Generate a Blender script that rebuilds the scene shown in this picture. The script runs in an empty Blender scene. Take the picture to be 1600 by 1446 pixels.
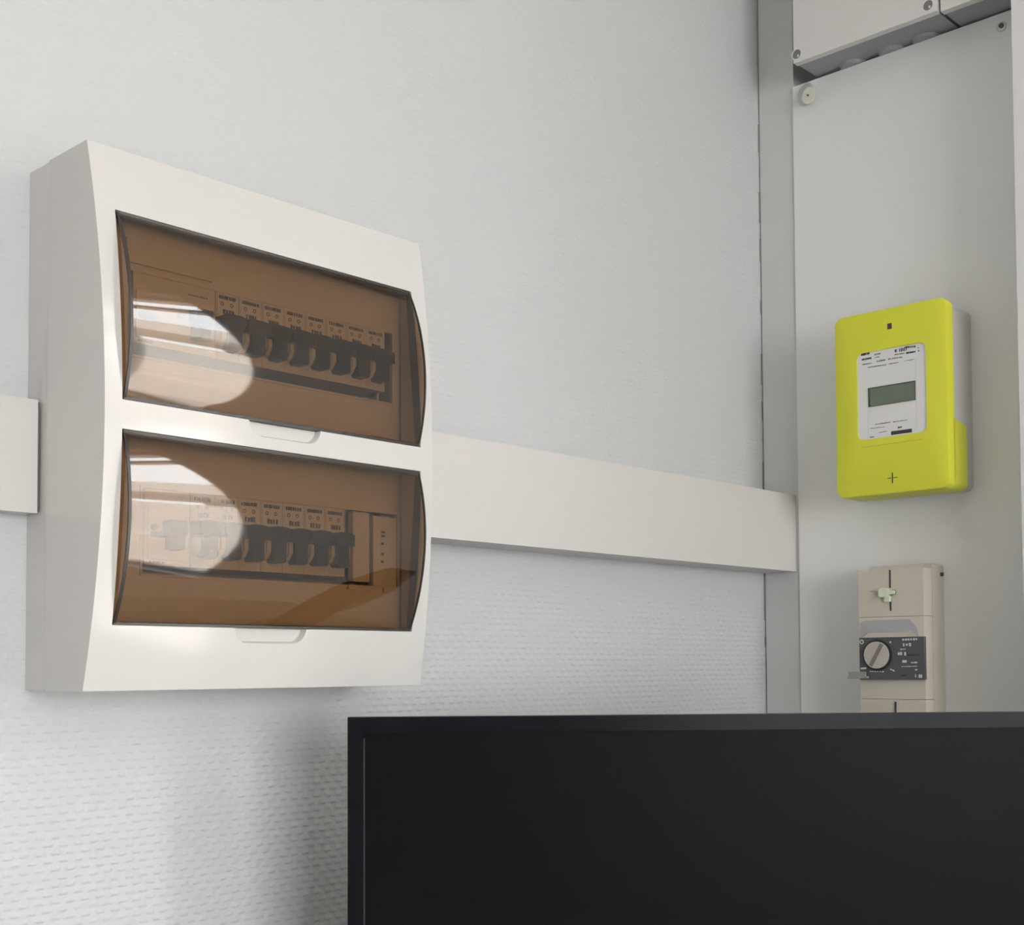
import bpy, bmesh, math, random
from mathutils import Vector, Matrix
random.seed(7)
sc = bpy.context.scene
COL = sc.collection

# ------------------------------------------------------------------ camera
EYE = 1.55                      # lens height above the floor
F, YAW, PITCH, ROLL, CY = 2022.757, math.radians(43.4382), math.radians(2.26658), math.radians(-0.30438), 962.835
_f = Vector((math.cos(YAW)*math.cos(PITCH), math.sin(YAW)*math.cos(PITCH), math.sin(PITCH)))
_r = Vector((math.sin(YAW), -math.cos(YAW), 0)); _u = _r.cross(_f)
_R = math.cos(ROLL)*_r + math.sin(ROLL)*_u
_U = -math.sin(ROLL)*_r + math.cos(ROLL)*_u
cam_d = bpy.data.cameras.new('camera'); cam = bpy.data.objects.new('camera', cam_d); COL.objects.link(cam)
cam_d.sensor_fit = 'HORIZONTAL'; cam_d.sensor_width = 36; cam_d.lens = 36*F/1600
cam_d.shift_y = (CY-723)/1600; cam_d.clip_start = .02
m = Matrix((( _R.x, _U.x, -_f.x, 0), (_R.y, _U.y, -_f.y, 0), (_R.z, _U.z, -_f.z, EYE), (0, 0, 0, 1)))
cam.matrix_world = m
sc.camera = cam
def ray(u, v): return _R*((u-800)/F) + _U*((CY-v)/F) + _f
def onX(u, v, k):               # point of the photo pixel on the plane X = k
    d = ray(u, v); p = d*(k/d.x); return Vector((p.x, p.y, p.z+EYE))
def onY(u, v, k):
    d = ray(u, v); p = d*(k/d.y); return Vector((p.x, p.y, p.z+EYE))

# ------------------------------------------------------------------ light
sc.view_settings.view_transform = 'Standard'; sc.view_settings.look = 'None'
sc.view_settings.gamma = 1; sc.view_settings.use_curve_mapping = False
sc.view_settings.exposure = -1.22
w = bpy.data.worlds.new('sky'); sc.world = w; w.use_nodes = True
bg = w.node_tree.nodes['Background']; bg.inputs[0].default_value = (.985, .985, 1, 1); bg.inputs[1].default_value = 30.0
sun = bpy.data.lights.new('sun', 'SUN'); sun.energy = 32; sun.angle = .01; sun.color = (1, .95, .88)
so = bpy.data.objects.new('sun', sun); COL.objects.link(so); so.rotation_euler = Vector((.72, -.2, -.62)).to_track_quat('-Z', 'Y').to_euler()
# windows: wall_right (beside the camera); the one in wall_back is added to balance the light
WR = dict(y0=-1.10, y1=-.36, z0=1.05, z1=2.62)
WB = dict(x0=-1.45, x1=.65, z0=.95, z1=2.42)
def portal(name, loc, rot, sx, sz):
    l = bpy.data.lights.new(name, 'AREA'); l.shape = 'RECTANGLE'; l.size = sx; l.size_y = sz
    l.cycles.is_portal = True
    o = bpy.data.objects.new(name, l); COL.objects.link(o); o.location = loc; o.rotation_euler = rot

# ------------------------------------------------------------------ materials
def mat(name, col, rough=.5, spec=.5, metal=0, bump=None, coat=0, var=.0, vscale=8, ns=400):
    mt = bpy.data.materials.new(name); mt.use_nodes = True; nt = mt.node_tree; n = nt.nodes; b = n['Principled BSDF']
    b.inputs['Base Color'].default_value = (*col, 1); b.inputs['Roughness'].default_value = rough
    b.inputs['Specular IOR Level'].default_value = spec; b.inputs['Metallic'].default_value = metal
    b.inputs['Coat Weight'].default_value = coat
    tc = n.new('ShaderNodeTexCoord')
    if var:
        no = n.new('ShaderNodeTexNoise'); no.inputs['Scale'].default_value = vscale; no.inputs['Detail'].default_value = 5
        nt.links.new(tc.outputs['Object'], no.inputs['Vector'])
        mx = n.new('ShaderNodeMix'); mx.data_type = 'RGBA'
        mx.inputs[6].default_value = (*[max(0, c*(1-var)) for c in col], 1); mx.inputs[7].default_value = (*[min(1, c*(1+var)) for c in col], 1)
        nt.links.new(no.outputs['Fac'], mx.inputs[0]); nt.links.new(mx.outputs[2], b.inputs['Base Color'])
    if bump:
        no = n.new('ShaderNodeTexNoise'); no.inputs['Scale'].default_value = ns; no.inputs['Detail'].default_value = 3
        nt.links.new(tc.outputs['Object'], no.inputs['Vector'])
        bp = n.new('ShaderNodeBump'); bp.inputs['Distance'].default_value = bump; bp.inputs['Strength'].default_value = 1
        nt.links.new(no.outputs['Fac'], bp.inputs['Height']); nt.links.new(bp.outputs[0], b.inputs['Normal'])
    return mt

def wallpaper():
    mt = mat('embossed_wallpaper', (.585, .594, .60), .55, .35); nt = mt.node_tree; n = nt.nodes; L = nt.links
    b = n['Principled BSDF']; tc = n.new('ShaderNodeTexCoord')
    no = n.new('ShaderNodeTexNoise'); no.inputs['Scale'].default_value = 95; no.inputs['Detail'].default_value = 2
    L.new(tc.outputs['Object'], no.inputs['Vector'])
    sub = n.new('ShaderNodeVectorMath'); sub.operation = 'SUBTRACT'; sub.inputs[1].default_value = (.5, .5, .5); L.new(no.outputs['Color'], sub.inputs[0])
    scl = n.new('ShaderNodeVectorMath'); scl.operation = 'SCALE'; scl.inputs['Scale'].default_value = .0020; L.new(sub.outputs[0], scl.inputs[0])
    add = n.new('ShaderNodeVectorMath'); add.operation = 'ADD'; L.new(tc.outputs['Object'], add.inputs[0]); L.new(scl.outputs[0], add.inputs[1])
    sp = n.new('ShaderNodeSeparateXYZ'); L.new(add.outputs[0], sp.inputs[0])
    def M(op, a, b_=None):
        q = n.new('ShaderNodeMath'); q.operation = op
        for i, x in enumerate((a, b_)):
            if x is None: continue
            if isinstance(x, (int, float)): q.inputs[i].default_value = x
            else: L.new(x, q.inputs[i])
        return q.outputs[0]
    def S(x, a, b_):
        q = n.new('ShaderNodeMapRange'); q.interpolation_type = 'SMOOTHSTEP'; q.inputs[1].default_value = a; q.inputs[2].default_value = b_
        L.new(x, q.inputs[0]); return q.outputs[0]
    # staggered rows of short dashes, each with a crisp lower edge
    zz = M('DIVIDE', sp.outputs['Z'], .0057); row = M('FLOOR', zz); fz = M('FRACT', zz)
    prof = M('MULTIPLY', S(fz, -.02, .34), M('SUBTRACT', 1, S(fz, .35, 1)))
    xx = M('ADD', M('DIVIDE', sp.outputs['X'], .0115), M('MULTIPLY', M('MODULO', row, 2), .5))
    cx = M('COSINE', M('MULTIPLY', xx, 2*math.pi))
    pr = M('MULTIPLY', prof, M('ADD', M('MULTIPLY', S(cx, -1.0, .8), .9), .1))
    fine = n.new('ShaderNodeTexNoise'); fine.inputs['Scale'].default_value = 420; fine.inputs['Detail'].default_value = 3
    L.new(tc.outputs['Object'], fine.inputs['Vector'])
    # the emboss is worn / painted over unevenly
    big = n.new('ShaderNodeTexNoise'); big.inputs['Scale'].default_value = 6; big.inputs['Detail'].default_value = 3
    L.new(tc.outputs['Object'], big.inputs['Vector'])
    mr = n.new('ShaderNodeMapRange'); mr.inputs[1].default_value = .35; mr.inputs[2].default_value = .65; mr.inputs[3].default_value = .75; mr.inputs[4].default_value = 1
    L.new(big.outputs['Fac'], mr.inputs[0])
    spz = n.new('ShaderNodeSeparateXYZ'); L.new(tc.outputs['Object'], spz.inputs[0])
    zf = n.new('ShaderNodeMapRange'); zf.inputs[1].default_value = 1.45; zf.inputs[2].default_value = 1.72; zf.inputs[3].default_value = 1; zf.inputs[4].default_value = .42
    L.new(spz.outputs['Z'], zf.inputs[0])
    h = M('ADD', M('MULTIPLY', M('MULTIPLY', pr, zf.outputs[0]), mr.outputs[0]), M('MULTIPLY', fine.outputs['Fac'], .35))
    bp = n.new('ShaderNodeBump'); bp.inputs['Distance'].default_value = .00072; bp.inputs['Strength'].default_value = 1
    L.new(h, bp.inputs['Height']); L.new(bp.outputs[0], b.inputs['Normal'])
    return mt

def smoke(name, tint, ior=1.5):
    mt = bpy.data.materials.new(name); mt.use_nodes = True; nt = mt.node_tree; n = nt.nodes; L = nt.links
    n.remove(n['Principled BSDF']); out = n['Material Output']
    tr = n.new('ShaderNodeBsdfTransparent'); tr.inputs[0].default_value = (*tint, 1)
    gl = n.new('ShaderNodeBsdfGlossy'); gl.inputs['Roughness'].default_value = .035
    fr = n.new('ShaderNodeFresnel'); fr.inputs[0].default_value = ior
    ge = n.new('ShaderNodeNewGeometry')
    inv = n.new('ShaderNodeMath'); inv.operation = 'SUBTRACT'; inv.inputs[0].default_value = 1; L.new(ge.outputs['Backfacing'], inv.inputs[1])
    mu = n.new('ShaderNodeMath'); mu.operation = 'MULTIPLY'; L.new(fr.outputs[0], mu.inputs[0]); L.new(inv.outputs[0], mu.inputs[1])
    mx = n.new('ShaderNodeMixShader'); L.new(mu.outputs[0], mx.inputs[0]); L.new(tr.outputs[0], mx.inputs[1]); L.new(gl.outputs[0], mx.inputs[2])
    L.new(mx.outputs[0], out.inputs[0])
    return mt

M_wall = wallpaper()
M_paint = mat('wall_paint', (.80, .80, .79), .6, .3, bump=.0002, ns=150)
M_ceil = mat('ceiling_paint', (.85, .85, .84), .8, .2, bump=.0002, ns=120)
M_floor = mat('floor_vinyl', (.42, .40, .37), .45, .4, var=.12, vscale=5)
M_trim = mat('grey_white_trim', (.66, .66, .655), .5, .35, bump=.00005, ns=300, var=.02, vscale=4)
M_pier = mat('pale_pier_paint', (.80, .79, .78), .5, .35, bump=.00005, ns=300, var=.02, vscale=4)
M_panel = mat('light_grey_panel', (.84, .835, .82), .42, .4, bump=.00003, ns=250, var=.03, vscale=3)
M_lid = mat('glossy_white_plastic', (.638, .622, .602), .09, .5, var=.015, vscale=12)
M_base = mat('off_white_plastic', (.66, .64, .62), .25, .45, var=.015, vscale=10)
M_trunk = mat('cream_trunking', (.66, .63, .61), .4, .4, var=.02, vscale=6)
M_seam = mat('dark_seam', (.14, .13, .125), .7, .2)
M_cover = smoke('smoked_acrylic', (.645, .555, .448), 1.8)
M_rim = mat('smoked_edge', (.028, .022, .02), .3, .5)
M_inner = mat('inner_plate_plastic', (.74, .70, .65), .4, .4, var=.02)
M_breaker = mat('breaker_plastic', (.72, .68, .63), .4, .4)
M_lab = mat('breaker_label', (.80, .77, .72), .5, .3)
M_ink = mat('print_ink', (.05, .05, .055), .6, .3)
M_black = mat('toggle_black', (.018, .020, .024), .35, .5)
M_dgrey = mat('dark_grey_plastic', (.10, .105, .11), .45, .4, var=.08, vscale=60)
M_rail = mat('zinc_rail', (.55, .55, .54), .35, .5, metal=1)
M_yel = mat('yellow_green_plastic', (.66, .675, .045), .42, .4, var=.02, vscale=9)
M_clearback = mat('milky_plastic', (.62, .60, .57), .3, .5)
M_facelab = mat('meter_label', (.78, .77, .765), .4, .4)
M_lcd = mat('lcd_grey_green', (.135, .165, .125), .2, .5)
M_lcdf = mat('lcd_frame', (.06, .065, .06), .4, .4)
M_beige = mat('aged_beige_plastic', (.60, .55, .47), .42, .4, var=.05, vscale=14)
M_window = mat('grey_window_plastic', (.42, .42, .43), .2, .5, var=.06, vscale=30)
M_slate = mat('slate_plastic', (.088, .092, .098), .4, .4, var=.1, vscale=50)
M_print = mat('white_print', (.60, .60, .58), .6, .3)
M_dial = mat('dial_plastic', (.50, .46, .42), .35, .45)
M_tag = mat('grey_green_tag', (.27, .30, .27), .4, .4)
M_seal = mat('pale_green_seal', (.70, .74, .55), .4, .4)
M_knob = mat('ivory_knob', (.72, .71, .62), .4, .4)
M_enc = mat('grey_white_enclosure', (.72, .705, .69), .4, .4)
M_enc_shade = mat('shaded_enclosure_underside', (.31, .32, .34), .45, .4)  # darker copy of the enclosure colour, with the underside's shade put in
M_well = mat('screw_well_grey', (.20, .20, .205), .5, .3)
M_steel = mat('screw_steel', (.45, .45, .45), .35, .5, metal=.8)
M_bezel = mat('gloss_black_bezel', (.007, .008, .010), .22, .06)
M_screen = mat('matte_screen', (.005, .005, .005), .38, .05)
M_mback = mat('monitor_black', (.015, .015, .016), .45, .4)
M_desk = mat('desk_laminate', (.45, .44, .42), .4, .4, var=.05)
M_white = mat('window_frame_white', (.8, .8, .8), .35, .4)
M_facade = mat('pale_facade', (.72, .67, .62), .8, .2, var=.08, vscale=.8)
M_glass = smoke('window_glass', (.96, .97, .97))

# ------------------------------------------------------------------ helpers
def link(name, me, m, parent=None):
    o = bpy.data.objects.new(name, me); COL.objects.link(o)
    if m is not None and not me.materials: me.materials.append(m)
    if parent is not None: o.parent = parent
    return o
def origin(parent):
    p = Vector((0, 0, 0))
    while parent is not None: p += Vector(parent.location); parent = parent.parent
    return p
def obj(name, bm, m, parent=None, smooth=False, bevel=0, seg=2):
    """bm is in world coordinates; stored relative to the parent's origin"""
    if bevel:
        bmesh.ops.bevel(bm, geom=[e for e in bm.edges if e.is_manifold and e.calc_face_angle(0) > .5], offset=bevel, segments=seg, profile=.6, affect='EDGES', clamp_overlap=True)
    bmesh.ops.recalc_face_normals(bm, faces=bm.faces)
    o0 = origin(parent)
    bmesh.ops.translate(bm, vec=-o0, verts=bm.verts)
    me = bpy.data.meshes.new(name); bm.to_mesh(me); bm.free()
    if smooth:
        me.polygons.foreach_set('use_smooth', [True]*len(me.polygons))
        try: me.set_sharp_from_angle(angle=math.radians(38))
        except Exception: pass
    return link(name, me, m, parent)
def thing(name, label, cat, loc, group=None):
    o = bpy.data.objects.new(name, None); COL.objects.link(o); o.location = loc; o.empty_display_size = .02
    o['label'] = label; o['category'] = cat
    if group: o['group'] = group
    return o
def tag(o, label, cat, group=None):
    o['label'] = label; o['category'] = cat
    if group: o['group'] = group
    return o
def struct(name, bm, m, parent=None, **k):
    o = obj(name, bm, m, parent, **k)
    if parent is None: o['kind'] = 'structure'
    return o
def abox(bm, x0, x1, y0, y1, z0, z1):
    v = [bm.verts.new((x, y, z)) for x in (x0, x1) for y in (y0, y1) for z in (z0, z1)]
    for f in ((0, 1, 3, 2), (4, 6, 7, 5), (0, 4, 5, 1), (2, 3, 7, 6), (0, 2, 6, 4), (1, 5, 7, 3)): bm.faces.new([v[i] for i in f])
    return bm
def box(*a): return abox(bmesh.new(), *a)
def prism(bm, pts, axis, a0, a1):
    """pts 2-D polygon; axis 'x': pts are (y,z); 'y': pts are (x,z); 'z': (x,y)"""
    def P(p, a): return {'x': (a, p[0], p[1]), 'y': (p[0], a, p[1]), 'z': (p[0], p[1], a)}[axis]
    A = [bm.verts.new(P(p, a0)) for p in pts]; B = [bm.verts.new(P(p, a1)) for p in pts]
    bm.faces.new(A); bm.faces.new(B[::-1]); n = len(pts)
    for i in range(n): bm.faces.new((A[i], A[(i+1) % n], B[(i+1) % n], B[i]))
    return bm
def rrect(x0, x1, y0, y1, r, n=6):
    out = []
    for cx, cy, a in ((x1-r, y1-r, 0), (x0+r, y1-r, 90), (x0+r, y0+r, 180), (x1-r, y0+r, 270)):
        for i in range(n+1):
            t = math.radians(a+90*i/n); out.append((cx+r*math.cos(t), cy+r*math.sin(t)))
    return out
def circ(cx, cy, r, n=28, ry=None):
    return [(cx+r*math.cos(2*math.pi*i/n), cy+(ry or r)*math.sin(2*math.pi*i/n)) for i in range(n)]
def ring(bm, axis, cx, cy, r0, r1, a0, a1, n=32):
    def P(x, y, a): return {'x': (a, x, y), 'y': (x, a, y)}[axis]
    V = []
    for i in range(n):
        t = 2*math.pi*i/n; c, s = math.cos(t), math.sin(t)
        V.append([bm.verts.new(P(cx+r*c, cy+r*s, a)) for r, a in ((r0, a0), (r1, a0), (r1, a1), (r0, a1))])
    for i in range(n):
        A, B = V[i], V[(i+1) % n]
        for k in range(4): bm.faces.new((A[k], A[(k+1) % 4], B[(k+1) % 4], B[k]))
    return bm
def copy_tree(o, parent=None):
    c = o.copy(); COL.objects.link(c); c.parent = parent
    for ch in [x for x in bpy.data.objects if x.parent == o]: copy_tree(ch, c)
    return c

# ------------------------------------------------------------------ the setting
YA = .8614          # wall with the distribution box (faces -Y)
XB = 1.358          # face of the corner strip beside the grey panel
XP = 1.3555         # front of the grey panel
XR = 1.290          # right wall / pier in front of the niche
XN = 1.43           # back of the niche
XL, YB, ZC = -2.6, -3.0, 2.80
YS = onX(1246, 600, XB).y      # edge between corner strip and panel
YR = onX(1588, 400, XR).y      # edge of the right pier

struct('wall_back_left', box(XL-.1, XN+.1, YA, YA+.12, 0, ZC), M_wall).name = 'wall_left'
def wall_with_hole(axis, a0, a1, u0, u1, h):
    bm = bmesh.new()
    parts = [(u0, h[0], 0, ZC), (h[1], u1, 0, ZC), (h[0], h[1], 0, h[2]), (h[0], h[1], h[3], ZC)]
    for p in parts:
        if axis == 'x': abox(bm, a0, a1, p[0], p[1], p[2], p[3])
        else: abox(bm, p[0], p[1], a0, a1, p[2], p[3])
    return bm
struct('wall_right', wall_with_hole('x', XR, XR+.12, YB, YR, (WR['y0'], WR['y1'], WR['z0'], WR['z1'])), M_pier)
struct('wall_niche', box(XN, XN+.1, YR-.1, YA, 0, ZC), M_paint)
struct('wall_back', wall_with_hole('y', YB-.14, YB, XL, XN+.1, (WB['x0'], WB['x1'], WB['z0'], WB['z1'])), M_paint)
struct('wall_side', box(XL-.1, XL, YB-.14, YA, 0, ZC), M_paint)
struct('floor', box(XL-.1, XN+.1, YB-.14, YA+.12, -.1, 0), M_floor)
struct('ceiling', box(XL-.1, XN+.1, YB-.14, YA+.12, ZC, ZC+.1), M_ceil)
# corner strip with its ragged dark joint against the papered wall
struct('trim_1', box(XB, XN, YS, YA-.0018, 0, ZC), M_trim, bevel=.0008)
bm = bmesh.new(); z = .9
while z < 2.5:
    l = random.uniform(.01, .06); wd = random.choice([.0003, .0005, .0009])
    abox(bm, XB-.0012, XB+.001, YA-wd-.0002, YA-.0001, z, z+l); z += l+random.choice([.02, .05, .09, .16])
j = obj('joint_gap', bm, mat('joint_shade', (.30, .295, .285), .8, .2), bpy.data.objects['trim_1']); j['kind'] = 'stuff'
# windows
def window(name, axis, a, u0, u1, z0, z1, muls, trs):
    def B(u_0, u_1, zz0, zz1, d0, d1):
        return (a+d0, a+d1, u_0, u_1, zz0, zz1) if axis == 'x' else (u_0, u_1, a+d0, a+d1, zz0, zz1)
    fr = bmesh.new(); t = .035
    for q in ((u0, u0+t, z0, z1), (u1-t, u1, z0, z1), (u0+t, u1-t, z0, z0+t), (u0+t, u1-t, z1-t, z1)): abox(fr, *B(*q, 0, .05))
    o = struct(name, fr, M_white)
    for mu in muls: obj('mullion', box(*B(mu-.012, mu+.012, z0+t, z1-t, .002, .048)), M_white, o)
    for tr in trs: obj('transom', box(*B(u0+t, u1-t, tr-.012, tr+.012, .004, .046)), M_white, o)
    obj('pane', box(*B(u0+t, u1-t, z0+t, z1-t, .022, .026)), M_glass, o)
    return o
window('window_1', 'x', XR+.06, WR['y0'], WR['y1'], WR['z0'], WR['z1'], [-.92], [2.49])
window('added_window', 'y', YB-.10, WB['x0'], WB['x1'], WB['z0'], WB['z1'], [-.4], [2.1])  # unseen window added as fill for the grey panel side
portal('window_portal_right', (XR+.15, (WR['y0']+WR['y1'])/2, (WR['z0']+WR['z1'])/2), (0, math.radians(90), 0), WR['z1']-WR['z0'], WR['y1']-WR['y0'])
portal('added_window_portal', ((WB['x0']+WB['x1'])/2, YB-.16, (WB['z0']+WB['z1'])/2), (math.radians(90), 0, 0), WB['x1']-WB['x0'], WB['z1']-WB['z0'])
# what lies outside: ground and a pale house front across the yard
struct('ground_outside', box(-14, 14, -16, 10, -.4, -.3), M_facade)
struct('facade_outside', box(7.0, 9.4, -18, 9, -.3, 3.55), M_facade)
struct('reflection_slab', box(6.9, 9.4, -18, 9, 4.55, 5.45), M_facade)  # unseen slab added to shape the bands mirrored in the smoked covers
for i in range(6): struct('reflection_slab_post', box(8.9, 9.2, -17+5*i, -16.7+5*i, 3.55, 4.55), M_facade)  # props holding up the added slab

# ------------------------------------------------------------------ distribution box
BX0, BX1, BZ0, BZ1 = .4186, .7149, -.0144+EYE, .3495+EYE
ZM = .1676+EYE
def dprof(z): return .1005-.589*(z-ZM)**2
OX0, OX1 = .4349, .6985
OPEN = [(.1763+EYE, .3047+EYE), (.0289+EYE, .1570+EYE)]
SEAM = .030
box_t = thing('distribution_box', 'white double-row distribution box with smoked brown covers on the papered wall', 'distribution box', ((BX0+BX1)/2, YA, BZ0))
obj('base', box(BX0+.0009, BX1-.0009, YA-SEAM+.0006, YA, BZ0+.0005, BZ1-.0005), M_base, box_t, bevel=.0006)
# scoops under the two openings
scoops = []
for (uL, uR, vt, vb), (z0, z1) in zip(((380, 497, 668, 688), (373, 490, 981, 1000)), OPEN):
    a = onY(uL, vt, YA-.096); b = onY(uR, vt, YA-.096)
    scoops.append((a.x+.002, b.x-.001, z0-.0108, z0+.03, .0115))
def scoop(x, z):
    s = 0
    for x0, x1, z0, z1, r in scoops:
        qx = abs(x-(x0+x1)/2)-(x1-x0)/2+r; qz = abs(z-(z0+z1)/2)-(z1-z0)/2+r
        sd = math.hypot(max(qx, 0), max(qz, 0))+min(max(qx, qz), 0)-r
        t = min(1, max(0, -sd/.0016)); s = max(s, t*t*(3-2*t))
    return s
def lidY(x, z): return YA-dprof(z)+.0055*scoop(x, z)
def lines(a, b, step, extra=(), fine=()):
    s = {round(a, 6), round(b, 6)} | {round(e, 6) for e in extra}
    n = max(1, int((b-a)/step)); s |= {round(a+(b-a)*i/n, 6) for i in range(n+1)}
    for f0, f1, st in fine:
        k = int((f1-f0)/st); s |= {round(f0+(f1-f0)*i/k, 6) for i in range(k+1)}
    o = sorted(s); r = [o[0]]
    for q in o[1:]:
        if q-r[-1] > .00018 or q in {round(e, 6) for e in extra}: r.append(q)
    return r
xs = lines(BX0, BX1, .02, (OX0, OX1), [(min(s[0] for s in scoops)-.002, max(s[1] for s in scoops)+.002, .0007)])
zs = lines(BZ0, BZ1, .006, [e for o in OPEN for e in o], [(s[2]-.002, o[0], .0006) for s, o in zip(scoops, OPEN)])
bm = bmesh.new(); V = {}
def draft(x, z):
    k = max(0, dprof(z)-.0805)*.18; t = (x-(BX0+BX1)/2)/((BX1-BX0)/2)
    return x-k*t if abs(t) > .93 else x
for i, x in enumerate(xs):
    for j, z in enumerate(zs): V[i, j] = bm.verts.new((draft(x, z), lidY(x, z), z))
def hole(x, z): return OX0 < x < OX1 and any(a < z < b for a, b in OPEN)
for i in range(len(xs)-1):
    for j in range(len(zs)-1):
        if not hole((xs[i]+xs[i+1])/2, (zs[j]+zs[j+1])/2): bm.faces.new((V[i, j], V[i+1, j], V[i+1, j+1], V[i, j+1]))
for v in [v for v in bm.verts if not v.link_faces]: bm.verts.remove(v)
# skirts: outside back to the seam, inside the openings back to the inner plate
be = [e for e in bm.edges if e.is_boundary]
ret = bmesh.ops.extrude_edge_only(bm, edges=be)
for v in [g for g in ret['geom'] if isinstance(g, bmesh.types.BMVert)]:
    x, y, z = v.co
    outer = x < BX0+.006 or x > BX1-.006 or z < BZ0+.001 or z > BZ1-.001
    if outer:
        v.co.y = YA-SEAM; v.co.x = BX0 if x < BX0+.006 else BX1 if x > BX1-.006 else x
    else: v.co.y = YA-.0765
lid = obj('front_cover', bm, M_lid, box_t, smooth=True)
bv = lid.modifiers.new('soft_edges', 'BEVEL'); bv.width = .0011; bv.segments = 3; bv.limit_method = 'ANGLE'; bv.angle_limit = math.radians(50)
# inner plate with two slots for the switchgear
DP = .0735
DF = .0755           # front of the breaker faces
def px(u, v, d): return onY(u, v, YA-d)
up = dict(x0=px(206, 417, DF).x, x1=px(614, 560, DF).x, z1=px(613, 521, DF).z, z0=px(612, 630, DF).z, fb=px(613, 615, DF).z)
lo = dict(x0=px(224, 768, DF).x, x1=px(622, 840, DF).x, z1=px(550, 797, DF).z, z0=px(548, 914, DF).z, fb=px(546, 902, DF).z)
ix0, ix1, iz0, iz1 = BX0+.004, BX1-.004, BZ0+.005, BZ1-.005
bm = bmesh.new(); gx = sorted({ix0, ix1, up['x0'], up['x1'], lo['x0'], lo['x1']}); gz = sorted({iz0, iz1, up['z0'], up['z1'], lo['z0'], lo['z1']})
for i in range(len(gx)-1):
    for j in range(len(gz)-1):
        cx, cz = (gx[i]+gx[i+1])/2, (gz[j]+gz[j+1])/2
        if any(s['x0'] < cx < s['x1'] and s['z0'] < cz < s['z1'] for s in (up, lo)): continue
        abox(bm, gx[i], gx[i+1], YA-DP, YA-DP+.0025, gz[j], gz[j+1])
inner = obj('inner_plate', bm, M_inner, box_t)
for s in (up, lo):          # raised lip round each slot
    bm = bmesh.new(); t = .0016
    for q in ((s['x0']-t, s['x1']+t, s['z1'], s['z1']+t), (s['x0']-t, s['x1']+t, s['z0']-t, s['z0']), (s['x0']-t, s['x0'], s['z0'], s['z1']), (s['x1'], s['x1']+t, s['z0'], s['z1'])):
        abox(bm, q[0], q[1], YA-DP-.0012, YA-DP, q[2], q[3])
    obj('slot_lip', bm, M_inner, inner)
    obj('mounting_rail', box(s['x0']-.002, s['x1']+.002, YA-.034, YA-.030, (s['z0']+s['z1'])/2-.0175, (s['z0']+s['z1'])/2+.0175), M_rail, box_t)
# label strip holder above the upper row, label card at the right of the lower row
a = px(196, 368, DP); b = px(330, 444, DP)
obj('label_holder', box(a.x, b.x, YA-DP-.0022, YA-DP, b.z+.001, px(330, 405, DP).z), M_inner, inner, bevel=.0005)
a = px(583, 806, DF); b = px(619, 918, DF)
card = obj('label_card', box(a.x, b.x, YA-DF, YA-DP+.004, b.z, a.z), M_inner, inner, bevel=.0004)
a = px(551.5, 800, DF); b = px(577, 912, DF)
obj('blanking_plate', box(a.x, b.x, YA-DF, YA-DP+.004, b.z+.001, a.z), M_breaker, inner, bevel=.0005)
bm = bmesh.new()
for v in (832, 838, 850, 866, 878):
    q = px(597, v, DF); abox(bm, q.x-.001, q.x+(.003 if v < 845 else .0015), YA-DF-.0003, YA-DF, q.z-.0009, q.z+.0009)
obj('card_print', bm, M_ink, inner)['kind'] = 'stuff'
for u, v in ((548, 918), (603, 922)):
    q = px(u, v, DP)
    obj('clip', box(q.x-.004, q.x+.004, YA-DP-.002, YA-DP, q.z-.002, q.z+.002), M_inner, inner, bevel=.0004)
# smoked covers
def cover(z0, z1, bulge):
    z0 += .0007; z1 -= .0007; x0, x1 = OX0+.0012, OX1-.0012; n = 28; th = .0018
    d0, d1 = dprof(z0)-.0012, dprof(z1)-.0012
    def D(t): return d0+(d1-d0)*t+bulge*(1-(2*t-1)**2)**.93
    outer = [(YA-D(i/n), z0+(z1-z0)*i/n) for i in range(n+1)]
    inn = []
    for i, (y, z) in enumerate(outer):
        p, q = outer[max(0, i-1)], outer[min(n, i+1)]; t = Vector((q[0]-p[0], q[1]-p[1])).normalized()
        inn.append((y+t.y*th, z-t.x*th))
    bm = prism(bmesh.new(), outer+inn[::-1], 'x', x0, x1)
    c = obj('smoked_cover', bm, M_cover, box_t, smooth=True)
    c['label'] = 'transparent smoked brown bulging cover'
    for xa, xb in ((x0, x0+th), (x1-th, x1)):
        obj('side_wall', prism(bmesh.new(), inn+[(YA-d1+.002, z1-.001), (YA-d0+.002, z0+.001)], 'x', xa, xb), M_cover, c)
    # dark edge running round the cover; its top strip also paints in gap shadow
    r = .0011
    def strip(pts, xa, xb):
        prf = []
        bm = bmesh.new(); A = []
        for y, z in pts: A.append([bm.verts.new(p) for p in ((xa, y-.0003, z), (xb, y-.0003, z), (xb, y+r, z), (xa, y+r, z))])
        for i in range(len(A)-1):
            for k in range(4): bm.faces.new((A[i][k], A[i][(k+1) % 4], A[i+1][(k+1) % 4], A[i+1][k]))
        bm.faces.new(A[0]); bm.faces.new(A[-1][::-1]); return bm
    obj('cover_edge', strip(outer, x0-.0002, x0+.0018), M_rim, c, smooth=True)
    obj('cover_edge', strip(outer, x1-.0012, x1+.0002), M_rim, c, smooth=True)
    obj('cover_edge', box(x0, x1, outer[-1][0]-.0006, outer[-1][0]+.006, z1-.0026, z1+.0004), M_rim, c)
    obj('cover_edge', box(x0, x1, outer[0][0]-.0006, outer[0][0]+.005, z0-.0004, z0+.0020), M_rim, c)
    return c
cover(*OPEN[0], .0135); cover(*OPEN[1], .0130)

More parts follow.
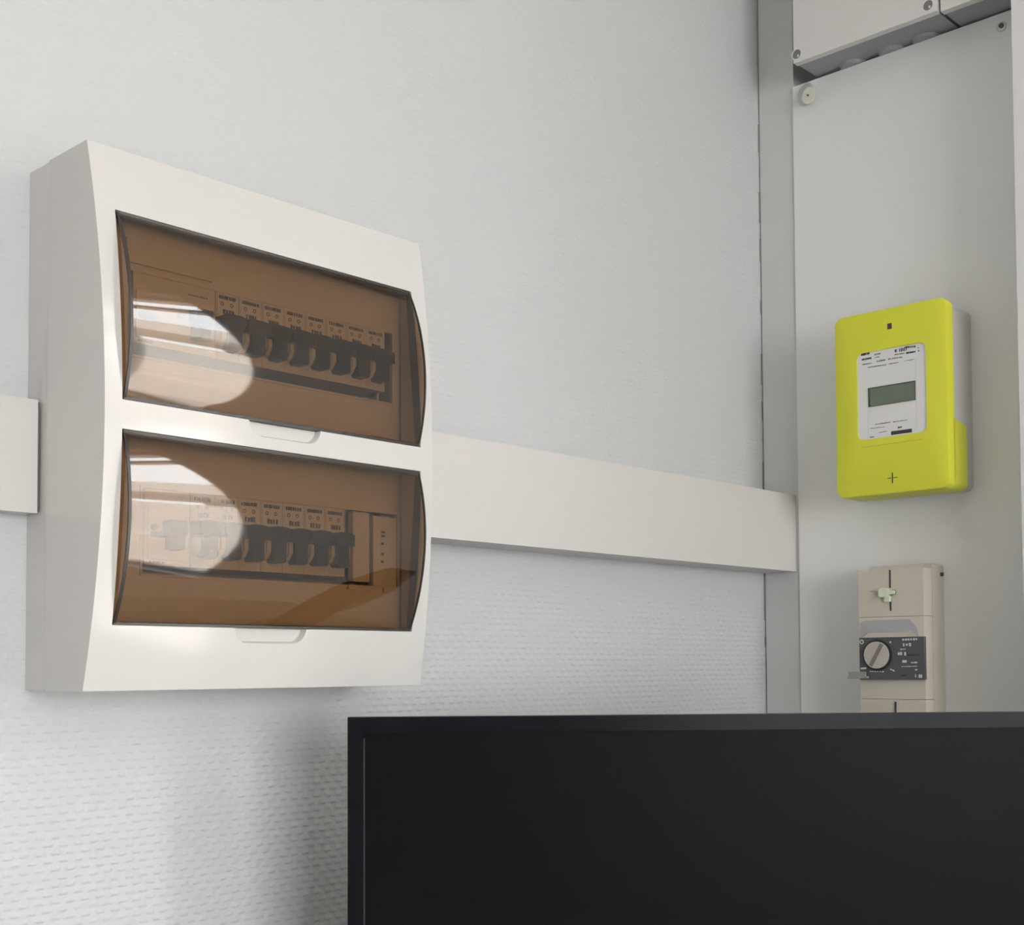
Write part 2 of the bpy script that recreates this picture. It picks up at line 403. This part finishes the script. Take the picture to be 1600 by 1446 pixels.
# ------------------------------------------------------------------ switchgear behind the covers
def tick_marks(bm, x0, x1, z, h, y, n, fill=.7, jit=.3):
    w_ = (x1-x0)/n
    for i in range(n):
        a = x0+i*w_; hh = h*random.uniform(1-jit, 1)
        abox(bm, a, a+w_*fill*random.uniform(.6, 1.1), y-.00025, y, z, z+hh)
def breaker(name, label, group, x0, w_, zb, h, seed):
    """x0 left edge, zb bottom of the face"""
    random.seed(seed)
    t = thing(name, label, 'circuit breaker', (x0+w_/2, YA-.034, zb), group)
    yf = YA-DF; g = .0002; a, b = x0+g, x0+w_-g
    zt = zb+h; tz0 = zb+h*.16; tz1 = zb+h*.60
    bm = box(a, b, yf, YA-.034, zb, zt)
    obj('body', bm, M_breaker, t, bevel=.0005)
    # cheeks each side of the lever
    for q in ((a+.0006, a+w_*.2), (b-w_*.2, b-.0006)):
        obj('cheek', prism(bmesh.new(), [(yf-.0035, tz0+.001), (yf-.0075, tz0+.006), (yf-.0075, tz1-.004), (yf, tz1), (yf, tz0)], 'x', *q), M_breaker, t, bevel=.0004)
    # lever with its wide cap
    cx = (a+b)/2+.0006
    pts = [(a-.0002, tz1-.0085), (a-.0002, tz1+.0005), (a+w_*.3, tz1+.0015), (b-w_*.28, tz1+.0012), (b+.0002, tz1), (b+.0002, tz1-.0085),
           (cx+w_*.30, tz1-.0095), (cx+w_*.28, tz0-.0005), (cx+w_*.2, tz0-.002), (cx-w_*.2, tz0-.002), (cx-w_*.27, tz0), (cx-w_*.30, tz1-.0095)]
    bm = prism(bmesh.new(), pts, 'y', yf-.0125, yf)
    for v in bm.verts:
        if v.co.y < yf-.006 and v.co.z < tz1-.009: v.co.y += .0025
    tg = obj('toggle', bm, M_black, t, bevel=.0006)
    obj('toggle_dot', prism(bmesh.new(), circ(cx, tz0+.0035, .0006, 10), 'y', yf-.0103, yf-.0098), M_tag, tg)
    lb = obj('label_plate', box(a+.0012, b-.0012, yf-.0006, yf, zb+h*.64, zt-.0016), M_lab, t)
    bm = bmesh.new(); yl = yf-.0006; x_0, x_1 = a+.0024, b-.0024; H = h*.36
    tick_marks(bm, x_0, x_1, zt-H*.27, H*.15, yl, 7, .9, .15)
    for k in (.18, .72):
        ring(bm, 'y', x_0+(x_1-x_0)*k, zt-H*.47, .0009, .0015, yl-.0002, yl, 8)
    tick_marks(bm, x_0+(x_1-x_0)*.22, x_1-(x_1-x_0)*.1, zt-H*.88, H*.2, yl, 4, .8, .15)
    obj('label_print', bm, M_ink, lb)['kind'] = 'stuff'
    return t
def rcd(name, label, x0, x1, zb, h, seed):
    random.seed(seed)
    t = thing(name, label, 'safety switch', ((x0+x1)/2, YA-.034, zb)); yf = YA-DF; w_ = x1-x0; zt = zb+h
    obj('body', box(x0, x1-.0003, yf, YA-.034, zb, zt), M_breaker, t, bevel=.0006)
    obj('face_plate', box(x0+.002, x1-.002, yf-.0012, yf, zb+.004, zt-.012), M_lab, t, bevel=.0004)
    cx = x1-.016; zc = zb+h*.42
    tg = prism(bmesh.new(), [(cx-.0065, zc+.009), (cx+.0065, zc+.009), (cx+.0065, zc), (cx+.0045, zc-.003), (cx+.0045, zc-.011), (cx-.0045, zc-.011), (cx-.0045, zc-.003), (cx-.0065, zc)], 'y', yf-.0125, yf-.001)
    obj('toggle', tg, M_dgrey, t, bevel=.0007)
    obj('test_button', prism(bmesh.new(), circ(cx-.0135, zc+.004, .0024, 16), 'y', yf-.0035, yf-.001), M_tag, t)
    obj('name_bar', box(x0+.004, x0+min(.018, w_*.4), yf-.0016, yf-.001, zc-.003, zc+.0015), M_dgrey, t)
    bm = bmesh.new(); tick_marks(bm, x1-.022, x1-.006, zt-.0075, .0009, yf, 9); tick_marks(bm, x0+.004, x0+.016, zb+.0015, .0014, yf, 5)
    obj('label_print', bm, M_ink, t)['kind'] = 'stuff'
    return t
ordn = ['leftmost', 'second', 'third', 'fourth', 'fifth', 'sixth', 'seventh', 'eighth']
XT = [369.7, 401.7, 438.5, 473.4, 506.4, 539.3, 570.3, 601.3]
xu = [px(u, 590, DF+.011).x for u in XT]
pu = (xu[-1]-xu[0])/7; ux0 = xu[0]-pu/2-.0006
for i in range(8):
    lab = 'rightmost black-lever circuit breaker in the upper row' if i == 7 else f'{ordn[i]} black-lever circuit breaker from the left in the upper row'
    breaker('circuit_breaker', lab, 'breakers in the upper row', ux0+i*pu, pu, up['fb'], up['z1']-up['fb']-.0005, 10+i)
rcd('residual_current_device', 'wide residual current device left of the upper breaker row behind the glare', up['x0']+.001, ux0-.0003, up['fb'], up['z1']-up['fb']-.0005, 3)
XT = [331, 363.2, 398.2, 435.8, 468, 504.4, 538]
xl = [px(u, 870, DF+.011).x for u in XT]
pl = (xl[-1]-xl[0])/6; lx0 = xl[0]-pl/2-.0006
for i in range(7):
    lab = 'rightmost black-lever circuit breaker in the lower row' if i == 6 else f'{ordn[i]} black-lever circuit breaker from the left in the lower row'
    breaker('circuit_breaker', lab, 'breakers in the lower row', lx0+i*pl, pl, lo['fb'], lo['z1']-lo['fb']-.0005, 30+i)
rcd('residual_current_device', 'wide residual current device left of the lower breaker row with grey lever', lo['x0']+.001, lx0-.0003, lo['fb'], lo['z1']-lo['fb']-.0005, 4)

# ------------------------------------------------------------------ trunking on the papered wall
def trunk(name, label, x0, x1, z0, z1, dep, endcap=None):
    t = thing(name, label, 'cable trunking', ((x0+x1)/2, YA, z0))
    lip = .006
    obj('base_channel', box(x0, x1, YA-dep+lip, YA, z0+.0006, z1-.0006), M_trunk, t)
    o = obj('lid', box(x0, x1, YA-dep, YA-dep+lip, z0, z1), M_trunk, t, bevel=.0016, seg=3)
    if endcap == 'r':
        obj('joint', box(x1-.0004, x1+.0016, YA-dep+.0012, YA-.001, z0+.0012, z1-.0012), M_seam, t)
    return t
trunk('cable_trunking', 'long cream cable trunking running from the distribution box to the corner', BX1-.012, XB-.0004, .1125+EYE, .2045+EYE, .0456)
trunk('cable_trunking', 'short cream trunking entering the left side of the distribution box', -.9, BX0-.0018, .1068+EYE, .1848+EYE, .0205, 'r')

# ------------------------------------------------------------------ grey panel in the niche
ptop = onX(1240, 136, XP).z
panel = obj('backing_panel', box(XP, XP+.0025, YR-.02, YS-.0006, .25, ptop), M_panel, bevel=.0006)
tag(panel, 'tall light grey backing panel carrying the yellow meter and the main breaker', 'panel')
q = onX(1565, 42, XP)
t = thing('panel_screw', 'small screw with worn ring at the top right of the grey panel', 'screw', (XP, q.y, q.z))
bm = bmesh.new(); ring(bm, 'x', q.y, q.z, .0042, .0056, XP-.0008, XP+.0005, 24); obj('washer', bm, M_trim, t)
obj('screw_head', prism(bmesh.new(), circ(q.y, q.z+.001, .0026, 16), 'x', XP-.002, XP+.001), M_dgrey, t, bevel=.0004)
# turn latch in the upper left corner
q = onX(1264, 150, XP-.012)
t = thing('turn_latch', 'ivory plastic turn latch at the top left corner of the grey panel', 'latch', (XP, q.y, q.z))
bm = bmesh.new(); n = 24; A = []; 
for x_, r_, dy in ((XP, .0125, .010), (XP-.006, .0110, .006), (XP-.012, .0088, 0)):
    A.append([bm.verts.new((x_, q.y+dy+r_*math.cos(2*math.pi*i/n), q.z+dy*.9+r_*1.1*math.sin(2*math.pi*i/n))) for i in range(n)])
for k in range(2):
    for i in range(n): bm.faces.new((A[k][i], A[k][(i+1) % n], A[k+1][(i+1) % n], A[k+1][i]))
bm.faces.new(A[0]); bm.faces.new(A[2][::-1])
obj('collar', bm, M_trim, t, smooth=True)
obj('knob_cap', prism(bmesh.new(), circ(q.y, q.z, .0082, 24, .0098), 'x', XP-.0135, XP-.0115), M_knob, t, bevel=.0005)
obj('knob_pin', prism(bmesh.new(), circ(q.y+.0005, q.z+.0005, .0011, 10), 'x', XP-.0145, XP-.013), M_dgrey, t)

# enclosures above the panel
XE = 1.306
e0 = onX(1240, 99, XE); e1 = onX(1463, 17.5, XE); ze = (e0.z+e1.z)/2
def enclosure(label, y0, y1, zb, xf, screws):
    t = thing('junction_enclosure', label, 'enclosure', (XN, (y0+y1)/2, zb), 'enclosures above the grey panel')
    obj('body', box(xf+.008, XN-.001, y0+.0006, y1-.0006, zb+.0012, ZC-.2), M_enc_shade, t, bevel=.003)
    obj('cover', box(xf, xf+.009, y0, y1, zb, ZC-.2), M_enc, t, bevel=.0035, seg=3)
    for u, v in screws:
        q = onX(u, v, xf)
        s = bmesh.new(); ring(s, 'x', q.y, q.z, .0055, .0068, xf-.0006, xf+.001, 24); s_ = obj('screw_well', s, M_enc, t)
        obj('screw_head', prism(bmesh.new(), circ(q.y, q.z, .0055, 20), 'x', xf-.0002, xf+.001), M_well, s_)
        obj('screw_slot', box(xf-.0005, xf, q.y-.0028, q.y-.0008, q.z-.0035, q.z-.001), M_enc, s_)
    return t
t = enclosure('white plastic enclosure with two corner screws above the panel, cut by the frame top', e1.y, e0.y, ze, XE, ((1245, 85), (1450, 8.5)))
for u, v in ((1322, 100), (1383, 80), (1437, 60)):
    q = onX(u, v, XP-.012)
    bm = bmesh.new(); n = 24
    A = [bm.verts.new((XP+.004+.016*math.cos(2*math.pi*i/n), q.y+.016*math.sin(2*math.pi*i/n), ze+.0015)) for i in range(n)]
    B = [bm.verts.new((XP+.004+.0135*math.cos(2*math.pi*i/n), q.y+.0135*math.sin(2*math.pi*i/n), ze-.0022)) for i in range(n)]
    bm.faces.new(A); bm.faces.new(B[::-1])
    for i in range(n): bm.faces.new((A[i], A[(i+1) % n], B[(i+1) % n], B[i]))
    obj('knockout', bm, M_enc_shade, t)
e2 = onX(1467, 15, XE)
enclosure('pale enclosure in the top right corner, right of the one with screws', YR-.02, e2.y, ze-.0005, XE+.004, ())

# ------------------------------------------------------------------ yellow electricity meter
XM = 1.293
c = [onX(*p, XM) for p in ((1303.5, 500), (1476, 462), (1486.5, 762), (1307.5, 779.5))]
my1 = (c[0].y+c[3].y)/2; my0 = (c[1].y+c[2].y)/2; mz1 = (c[0].z+c[1].z)/2; mz0 = (c[2].z+c[3].z)/2
meter = thing('electricity_meter', 'yellow-green electricity meter with grey display on the grey panel', 'electricity meter', (XP, (my0+my1)/2, mz0))
obj('housing', prism(bmesh.new(), rrect(my0+.0015, my1-.004, mz0+.002, mz1-.003, .008), 'x', XM+.004, XP), M_clearback, meter, bevel=.001)
# front cover: frame with an opening for the label plate
MX0 = XM+.0143
lc = [onX(*p, XM) for p in ((1338.5, 552), (1446, 536), (1448, 678), (1340, 686))]
ly1 = (lc[0].y+lc[3].y)/2; ly0 = (lc[1].y+lc[2].y)/2; lz1 = (lc[0].z+lc[1].z)/2; lz0 = (lc[2].z+lc[3].z)/2
bm = bmesh.new(); n = 8
def cloop(x, o, pts): return [bm.verts.new((x, p[0], p[1])) for p in pts]
o_out = rrect(my0, my1, mz0, mz1, .0095, n); o_in = rrect(ly0, ly1, lz0, lz1, .0075, n)
def inset(pts, d):
    cy = (my0+my1)/2; cz = (mz0+mz1)/2
    return [(cy+(p[0]-cy)*(1-2*d/(my1-my0)), cz+(p[1]-cz)*(1-2*d/(mz1-mz0))) for p in pts]
L = [cloop(MX0, 0, o_out), cloop(XM+.0016, 0, o_out), cloop(XM+.0005, 0, inset(o_out, .0005)), cloop(XM, 0, inset(o_out, .0016)), cloop(XM, 0, o_in), cloop(XM+.0016, 0, o_in), cloop(MX0, 0, o_in)]
k = len(o_out)
for a_ in range(len(L)):
    b_ = (a_+1) % len(L)
    for i in range(k): bm.faces.new((L[a_][i], L[a_][(i+1) % k], L[b_][(i+1) % k], L[b_][i]))
mc = obj('front_cover', bm, M_yel, meter, smooth=True)
# deeper terminal skirt on the lower part, with a sloped shoulder
zs_ = onX(1496, 652, MX0).z; zsh = zs_-.0055
sk = bmesh.new()
X2 = 1.3365
r = .0085; pts = [(my0, zsh), (my0, mz0+r)]
pts += [(my0+r-r*math.cos(math.radians(a_)), mz0+r-r*math.sin(math.radians(a_))) for a_ in range(15, 91, 15)]
pts += [(my1-r+r*math.sin(math.radians(a_)), mz0+r-r*math.cos(math.radians(a_))) for a_ in range(0, 91, 15)]
pts += [(my1, zsh)]
Fv = [sk.verts.new((MX0-.001, y, zs_ if abs(z-zsh) < 1e-6 else z)) for y, z in pts]
Bv = [sk.verts.new((X2, y, z)) for y, z in pts]
sk.faces.new(Fv); sk.faces.new(Bv[::-1])
for i in range(len(pts)): sk.faces.new((Fv[i], Fv[(i+1) % len(pts)], Bv[(i+1) % len(pts)], Bv[i]))
obj('terminal_cover', sk, M_yel, meter, smooth=True)
obj('label_plate', prism(bmesh.new(), rrect(ly0-.0005, ly1+.0005, lz0-.0005, lz1+.0005, .0075), 'x', XM+.0012, XM+.006), M_facelab, meter)
lp = [o for o in meter.children if o.name.startswith('label_plate')][-1]
xl_ = XM+.0012
def pq(u, v, x=xl_): q = onX(u, v, x); return q.y, q.z
def quad_marks(bm, u0, v0, u1, v1, th, nn, fill=.72, x=xl_, slope=True, d=.0002):
    """row of nn little ink marks from pixel (u0,v0) to (u1,v1)"""
    for i in range(nn):
        ta, tb = i/nn, (i+fill*random.uniform(.75, 1.1))/nn
        ya, za = pq(u0+(u1-u0)*ta, v0+(v1-v0)*ta, x); yb, zb_ = pq(u0+(u1-u0)*tb, v0+(v1-v0)*tb, x)
        h = th*random.uniform(.6, 1)/2
        P = [(ya, za-h), (yb, zb_-h), (yb, zb_+h), (ya, za+h)]
        prism(bm, P, 'x', x-d, x)
random.seed(5)
lw = [pq(1356.5, 607), pq(1430.5, 595), pq(1430.5, 625.5), pq(1357, 636.5)]
y1_, y0_ = (lw[0][0]+lw[3][0])/2, (lw[1][0]+lw[2][0])/2; z1_, z0_ = (lw[0][1]+lw[1][1])/2, (lw[2][1]+lw[3][1])/2
dsp = bmesh.new()
for q in ((y0_, y1_, z0_, z0_+.0006), (y0_, y1_, z1_-.0010, z1_), (y0_, y0_+.0006, z0_, z1_), (y1_-.0022, y1_, z0_, z1_)): abox(dsp, xl_-.0006, xl_, *q)
dsp = obj('display_frame', dsp, M_lcdf, meter)
obj('display', box(xl_-.0003, xl_, y0_+.0006, y1_-.0022, z0_+.0006, z1_-.001), M_lcd, dsp)
bm = bmesh.new()
quad_marks(bm, 1345.5, 554.5, 1359, 552, .0032, 6, .85); quad_marks(bm, 1346.5, 562.5, 1362, 559.5, .0026, 8, .9)
quad_marks(bm, 1347, 570, 1363, 567.5, .0012, 9); quad_marks(bm, 1366.5, 554.5, 1376.5, 552.5, .0018, 5); quad_marks(bm, 1367, 559, 1375, 557.5, .0010, 4)
quad_marks(bm, 1370, 565, 1384, 562.5, .0022, 8, .6); quad_marks(bm, 1388, 561.5, 1411, 558, .0016, 10, .6)
quad_marks(bm, 1398, 549, 1401, 548, .0038, 1, .9); quad_marks(bm, 1405, 547.5, 1418, 545, .0044, 5, .6); quad_marks(bm, 1414, 543, 1431, 541.5, .0024, 7, .7)
quad_marks(bm, 1398, 554.5, 1414, 552, .0013, 8); quad_marks(bm, 1416, 552, 1431, 549.5, .0020, 6, .9); quad_marks(bm, 1434.5, 548.5, 1437, 548, .0016, 1)
quad_marks(bm, 1434, 544, 1436.5, 543.6, .0010, 1)
quad_marks(bm, 1356, 574.5, 1385, 570, .0009, 16, .9); quad_marks(bm, 1389, 569, 1404, 566.5, .0009, 8, .9); quad_marks(bm, 1413, 564.5, 1429, 561.5, .0008, 8, .8)
quad_marks(bm, 1368, 663.5, 1391, 660, .0009, 9, .9); quad_marks(bm, 1396, 659.5, 1418, 656.5, .0009, 9, .7); quad_marks(bm, 1403, 668.5, 1409, 667.5, .0018, 3, .9)
quad_marks(bm, 1360, 670, 1383, 667, .0008, 12, .6); quad_marks(bm, 1374, 676, 1386, 674, .0009, 6, .7)
quad_marks(bm, 1392.5, 677.3, 1424.5, 673, .0048, 1, 1); quad_marks(bm, 1359, 683.6, 1368, 682.6, .0012, 1, 1)
obj('label_print', bm, M_ink, lp)['kind'] = 'stuff'
bm = bmesh.new()
for (u0, v0, u1, v1) in ((1356, 640, 1356.5, 683), (1431, 560, 1432, 671)):
    (ya, za), (yb, zb_) = pq(u0, v0), pq(u1, v1); obj('label_crease', prism(bmesh.new(), [(ya, za), (ya-.0004, za), (yb-.0004, zb_), (yb, zb_)], 'x', xl_-.0001, xl_), M_trim, lp)
# marks on the yellow cover
y_, z_ = pq(1390, 510, XM)
obj('seal_screw', box(XM-.0006, XM+.001, y_-.0024, y_+.0024, z_-.0030, z_+.0030), M_ink, meter, bevel=.0006)
y_, z_ = pq(1394.5, 747, XM); bm = bmesh.new()
abox(bm, XM-.0003, XM, y_-.0006, y_+.0006, z_-.0058, z_+.0058); abox(bm, XM-.0003, XM, y_-.0060, y_-.0010, z_-.0004, z_+.0004); abox(bm, XM-.0003, XM, y_+.0014, y_+.0056, z_-.0004, z_+.0004)
obj('screw_cross', bm, M_ink, meter)
(ya, za), (yb, zb_) = pq(1345, 700, XM), pq(1442, 687, XM)
obj('cover_joint', prism(bmesh.new(), [(ya, za), (yb, zb_), (yb, zb_+.0005), (ya, za+.0005)], 'x', XM-.00015, XM), mat('olive_line', (.40, .43, .03), .6), meter)

# ------------------------------------------------------------------ main circuit breaker under the meter
XF = 1.3078
def pf(u, v, x=XF): q = onX(u, v, x); return q.y, q.z
by1 = pf(1341, 894)[0]; by0 = .6316; bzt = pf(1392, 890)[1]
mb = thing('main_breaker', 'aged beige main breaker with slate dial plate below the yellow meter', 'main breaker', (XP, (by0+by1)/2, EYE-.095))
z_l1 = pf(1392, 964)[1]; z_p1 = pf(1392, 996)[1]; z_p0 = pf(1392, 1063)[1]; z_l2 = pf(1392, 1093)[1]; bz0 = EYE-.095
zbk = onX(1370, 885.5, XF+.020).z
obj('back_box', prism(bmesh.new(), [(by0-.0005, bz0-.004), (by1-.002, bz0-.004), (by1-.002, zbk-.003), (by1-.005, zbk), (by0+.001, zbk), (by0-.0005, zbk-.002)], 'x', XF+.020, XP), M_beige, mb, bevel=.0012)
def beige(name, z0, z1, x=XF, y0=by0, y1=by1, bev=.0014, m_=None): return obj(name, box(x, XF+.0215, y0, y1, z0, z1), m_ or M_beige, mb, bevel=bev)
tc_ = beige('top_cover', z_l1+.0002, bzt)
ws = beige('window_section', z_p0+.0022, z_l1-.0002)
beige('middle_section', z_l2+.0002, z_p0+.002, XF+.001)
bc = beige('bottom_cover', bz0, z_l2-.0002, XF+.0006)
# smoky window above the dial plate
(ya, za), (yb, zb_) = pf(1348, 968), pf(1438, 987)
bm = prism(bmesh.new(), [(ya+.002, zb_-.006), (ya-.006, zb_), (yb+.010, zb_+.001), (yb+.002, zb_-.006), (yb+.004, zb_+.004), (yb+.012, za-.0015), (ya-.004, za-.0015), (ya+.002, za-.004)], 'x', XF-.0006, XF+.001)
obj('viewing_window', bm, M_window, ws)
# slots and seal
for par, u, v0, v1 in ((tc_, 1390.5, 891, 919), (tc_, 1391.5, 938, 955), (bc, 1399, 1097, 1118)):
    y_, za = pf(u, v0); _, zb_ = pf(u, v1)
    obj('slot', box(XF-.0004, XF+.001, y_-.0009, y_+.0009, zb_, za), M_ink, par)
y_, z_ = pf(1387, 928)
s = thing('wire_seal', 'pale green plastic wire seal hanging on the beige breaker cover', 'seal', (XF, y_, z_))
obj('seal_body', prism(bmesh.new(), rrect(y_-.003, y_+.008, z_-.004, z_+.006, .003), 'x', XF-.006, XF-.0002), M_seal, s, bevel=.0012)
obj('seal_lug', box(XF-.005, XF-.0002, y_-.010, y_-.002, z_-.001, z_+.003), M_seal, s, bevel=.001)
obj('seal_tail', box(XF-.0045, XF-.0002, y_-.004, y_+.002, z_-.009, z_-.003), M_seal, s, bevel=.001)
obj('seal_wire', ring(bmesh.new(), 'x', y_-.009, z_+.001, .0022, .0030, XF-.004, XF-.003, 18), M_tag, s)
# slate dial plate, proud of the beige body
XD = XF-.0042
def pd(u, v, x=XD): q = onX(u, v, x); return q.y, q.z
d = [pd(1341, 998), pd(1443, 994), pd(1445, 1062.5), pd(1345, 1062.5)]
dy1 = (d[0][0]+d[3][0])/2; dy0 = (d[1][0]+d[2][0])/2; dz1 = (d[0][1]+d[1][1])/2; dz0 = (d[2][1]+d[3][1])/2
dp = obj('dial_plate', box(XD, XF+.001, dy0, dy1, dz0, dz1), M_slate, mb, bevel=.0008)
y_, z_ = pd(1371, 1024); RD = .0163
obj('dial_ring', ring(bmesh.new(), 'x', y_, z_, RD*.9, RD*1.05, XD-.0012, XD+.001, 40), M_black, dp)
dl = obj('dial_knob', prism(bmesh.new(), circ(y_, z_, RD*.9, 40), 'x', XD-.0032, XD), M_dial, dp, bevel=.0006)
ang = math.radians(60); dirv = (-math.cos(ang), math.sin(ang)); nv = (dirv[1], -dirv[0])
P = [(y_+dirv[0]*a_*RD*.84+nv[0]*b_*.0021, z_+dirv[1]*a_*RD*.84+nv[1]*b_*.0021) for a_, b_ in ((-1, -1), (1, -1), (1, 1), (-1, 1))]
obj('dial_pointer', prism(bmesh.new(), P, 'x', XD-.0036, XD-.003), mat('dial_groove', (.20, .18, .165), .5), mb)
random.seed(11); bm = bmesh.new()
yy, zz = pd(1346.5, 1003.5); ring(bm, 'x', yy, zz, .0013, .0026, XD-.0003, XD+.0002, 16)
def wm(u0, v0, u1, v1, th, nn, fill=.7): quad_marks(bm, u0, v0, u1, v1, th, nn, fill, XD, d=.0003)
wm(1410, 1000, 1435, 999, .0026, 6); wm(1411, 1008, 1425, 1007.5, .0036, 3, .6); wm(1407, 1015, 1416, 1014.5, .0018, 3)
wm(1403, 1022, 1410.5, 1021.5, .0042, 2, .9); wm(1413, 1022, 1417, 1022, .0042, 1, .7); wm(1410, 1034, 1417, 1034, .0032, 1, 1)
wm(1424, 1036, 1434, 1035.5, .0018, 4); wm(1409, 1042, 1434, 1041.5, .0012, 9); wm(1430, 1047, 1434.5, 1047, .0022, 1)
wm(1430, 1056.5, 1434, 1056.5, .0050, 1, .4); wm(1435.5, 1057, 1441, 1057, .0040, 1, .9); wm(1390, 1004, 1394.5, 1003.5, .0030, 1)
wm(1391, 1046, 1398, 1049, .0026, 2, .9); wm(1359, 1049.5, 1382, 1050, .0014, 6); wm(1345, 1045, 1355, 1044.5, .0020, 1, 1)
obj('plate_print', bm, M_print, dp)['kind'] = 'stuff'
bm = bmesh.new(); ya, za = pd(1418, 1024); yb, zb_ = pd(1437, 1024); abox(bm, XD-.0002, XD, yb, ya, za-.0008, za+.0008); obj('plate_recess', bm, M_ink, dp); bm = bmesh.new()
ya, za = pd(1409, 1056); abox(bm, XD-.0002, XD, ya-.005, ya, za-.0008, za+.0008); obj('plate_recess', bm, M_ink, dp)
(ya, za), (yb, zb_) = pd(1327, 1050, XD-.003), pd(1356, 1060, XD-.003)
lv = bmesh.new(); abox(lv, XD-.005, XD-.0005, yb+.003, ya, zb_, za); abox(lv, XD-.006, XD-.0005, yb, ya+.0004, zb_-.0004, zb_+.002)
obj('lever_tag', lv, M_tag, mb, bevel=.0004)
y_, z_ = .6316, onX(1472, 898, XP-.004).z
obj('side_screw', prism(bmesh.new(), circ(XP-.006, z_, .0022, 12), 'y', y_-.003, y_), M_dgrey, mb)

# ------------------------------------------------------------------ monitor
P0 = onY(543, 1121.5, .735)
d_ = ray(1600, 1113); k = (P0.z-EYE)/d_.z; P1 = Vector((d_.x*k, d_.y*k, P0.z))
dv = (P1-P0); vis = dv.length; dv.normalize()
ang = math.atan2(dv.y, dv.x)
W_, H_ = max(.62, vis+.03), .365
mon = thing('computer_monitor', 'large black flat-screen monitor seen from the front, cut by the frame', 'monitor', (0, 0, 0))
mon.location = (P0.x+dv.x*W_/2, P0.y+dv.y*W_/2, P0.z-H_-.09); mon.rotation_euler = (0, 0, ang)
def mpart(name, bm, m_, par=mon, **k_):
    """local frame: x along the screen, -y towards the viewer, z from the stand foot"""
    bevel = k_.get('bevel', 0)
    if bevel: bmesh.ops.bevel(bm, geom=[e for e in bm.edges if e.calc_face_angle(0) > .5], offset=bevel, segments=3, profile=.6, affect='EDGES', clamp_overlap=True)
    bmesh.ops.recalc_face_normals(bm, faces=bm.faces)
    me = bpy.data.meshes.new(name); bm.to_mesh(me); bm.free()
    return link(name, me, m_, par)
zb_ = .09; zt_ = zb_+H_; bz = .0115; hw = W_/2
mpart('rear_shell', box(-hw+.004, hw-.004, .012, .034, zb_+.004, zt_-.004), M_mback, bevel=.006)
mpart('housing', box(-hw, hw, .003, .014, zb_, zt_), M_mback, bevel=.0015)
fr = mpart('bezel', box(-hw, hw, 0, .006, zt_-bz, zt_), M_bezel, bevel=.001)
mpart('bezel', box(-hw, -hw+bz, 0, .006, zb_, zt_-bz), M_bezel, bevel=.001)
mpart('bezel', box(hw-bz, hw, 0, .006, zb_, zt_-bz), M_bezel, bevel=.001)
mpart('bezel', box(-hw+bz, hw-bz, 0, .006, zb_, zb_+.018), M_bezel, bevel=.001)
mpart('screen', box(-hw+bz-.001, hw-bz+.001, .0022, .0045, zb_+.017, zt_-bz+.001), M_screen)
mpart('lip_highlight', box(-hw+bz-.0002, -hw+bz+.0008, .0008, .003, zb_+.02, zt_-bz-.004), mat('highlight_grey', (.05, .05, .05), .3, .4))  # paler strip painting in the highlight along the inner bezel edge
mpart('stand_neck', box(-.035, .035, .034, .052, .006, zb_+.16), M_mback, bevel=.004)
mpart('stand_base', prism(bmesh.new(), rrect(-.12, .12, -.06, .12, .03), 'z', 0, .008), M_mback, bevel=.002)
# desk below the frame
zd = mon.location.z
dk = thing('desk', 'grey laminate desk under the black monitor, below the frame', 'desk', (.72, .28, 0))
dk.rotation_euler = (0, 0, 0)
obj('desk_top', box(.30, 1.24, .05, .83, zd-.025, zd), M_desk, dk, bevel=.002)
for x_, y_ in ((.34, .09), (1.20, .09), (.34, .79), (1.20, .79)): obj('leg', box(x_-.02, x_+.02, y_-.02, y_+.02, 0, zd-.025), M_white, dk)
print('MONITOR', P0, P1, vis, math.degrees(ang), zd)
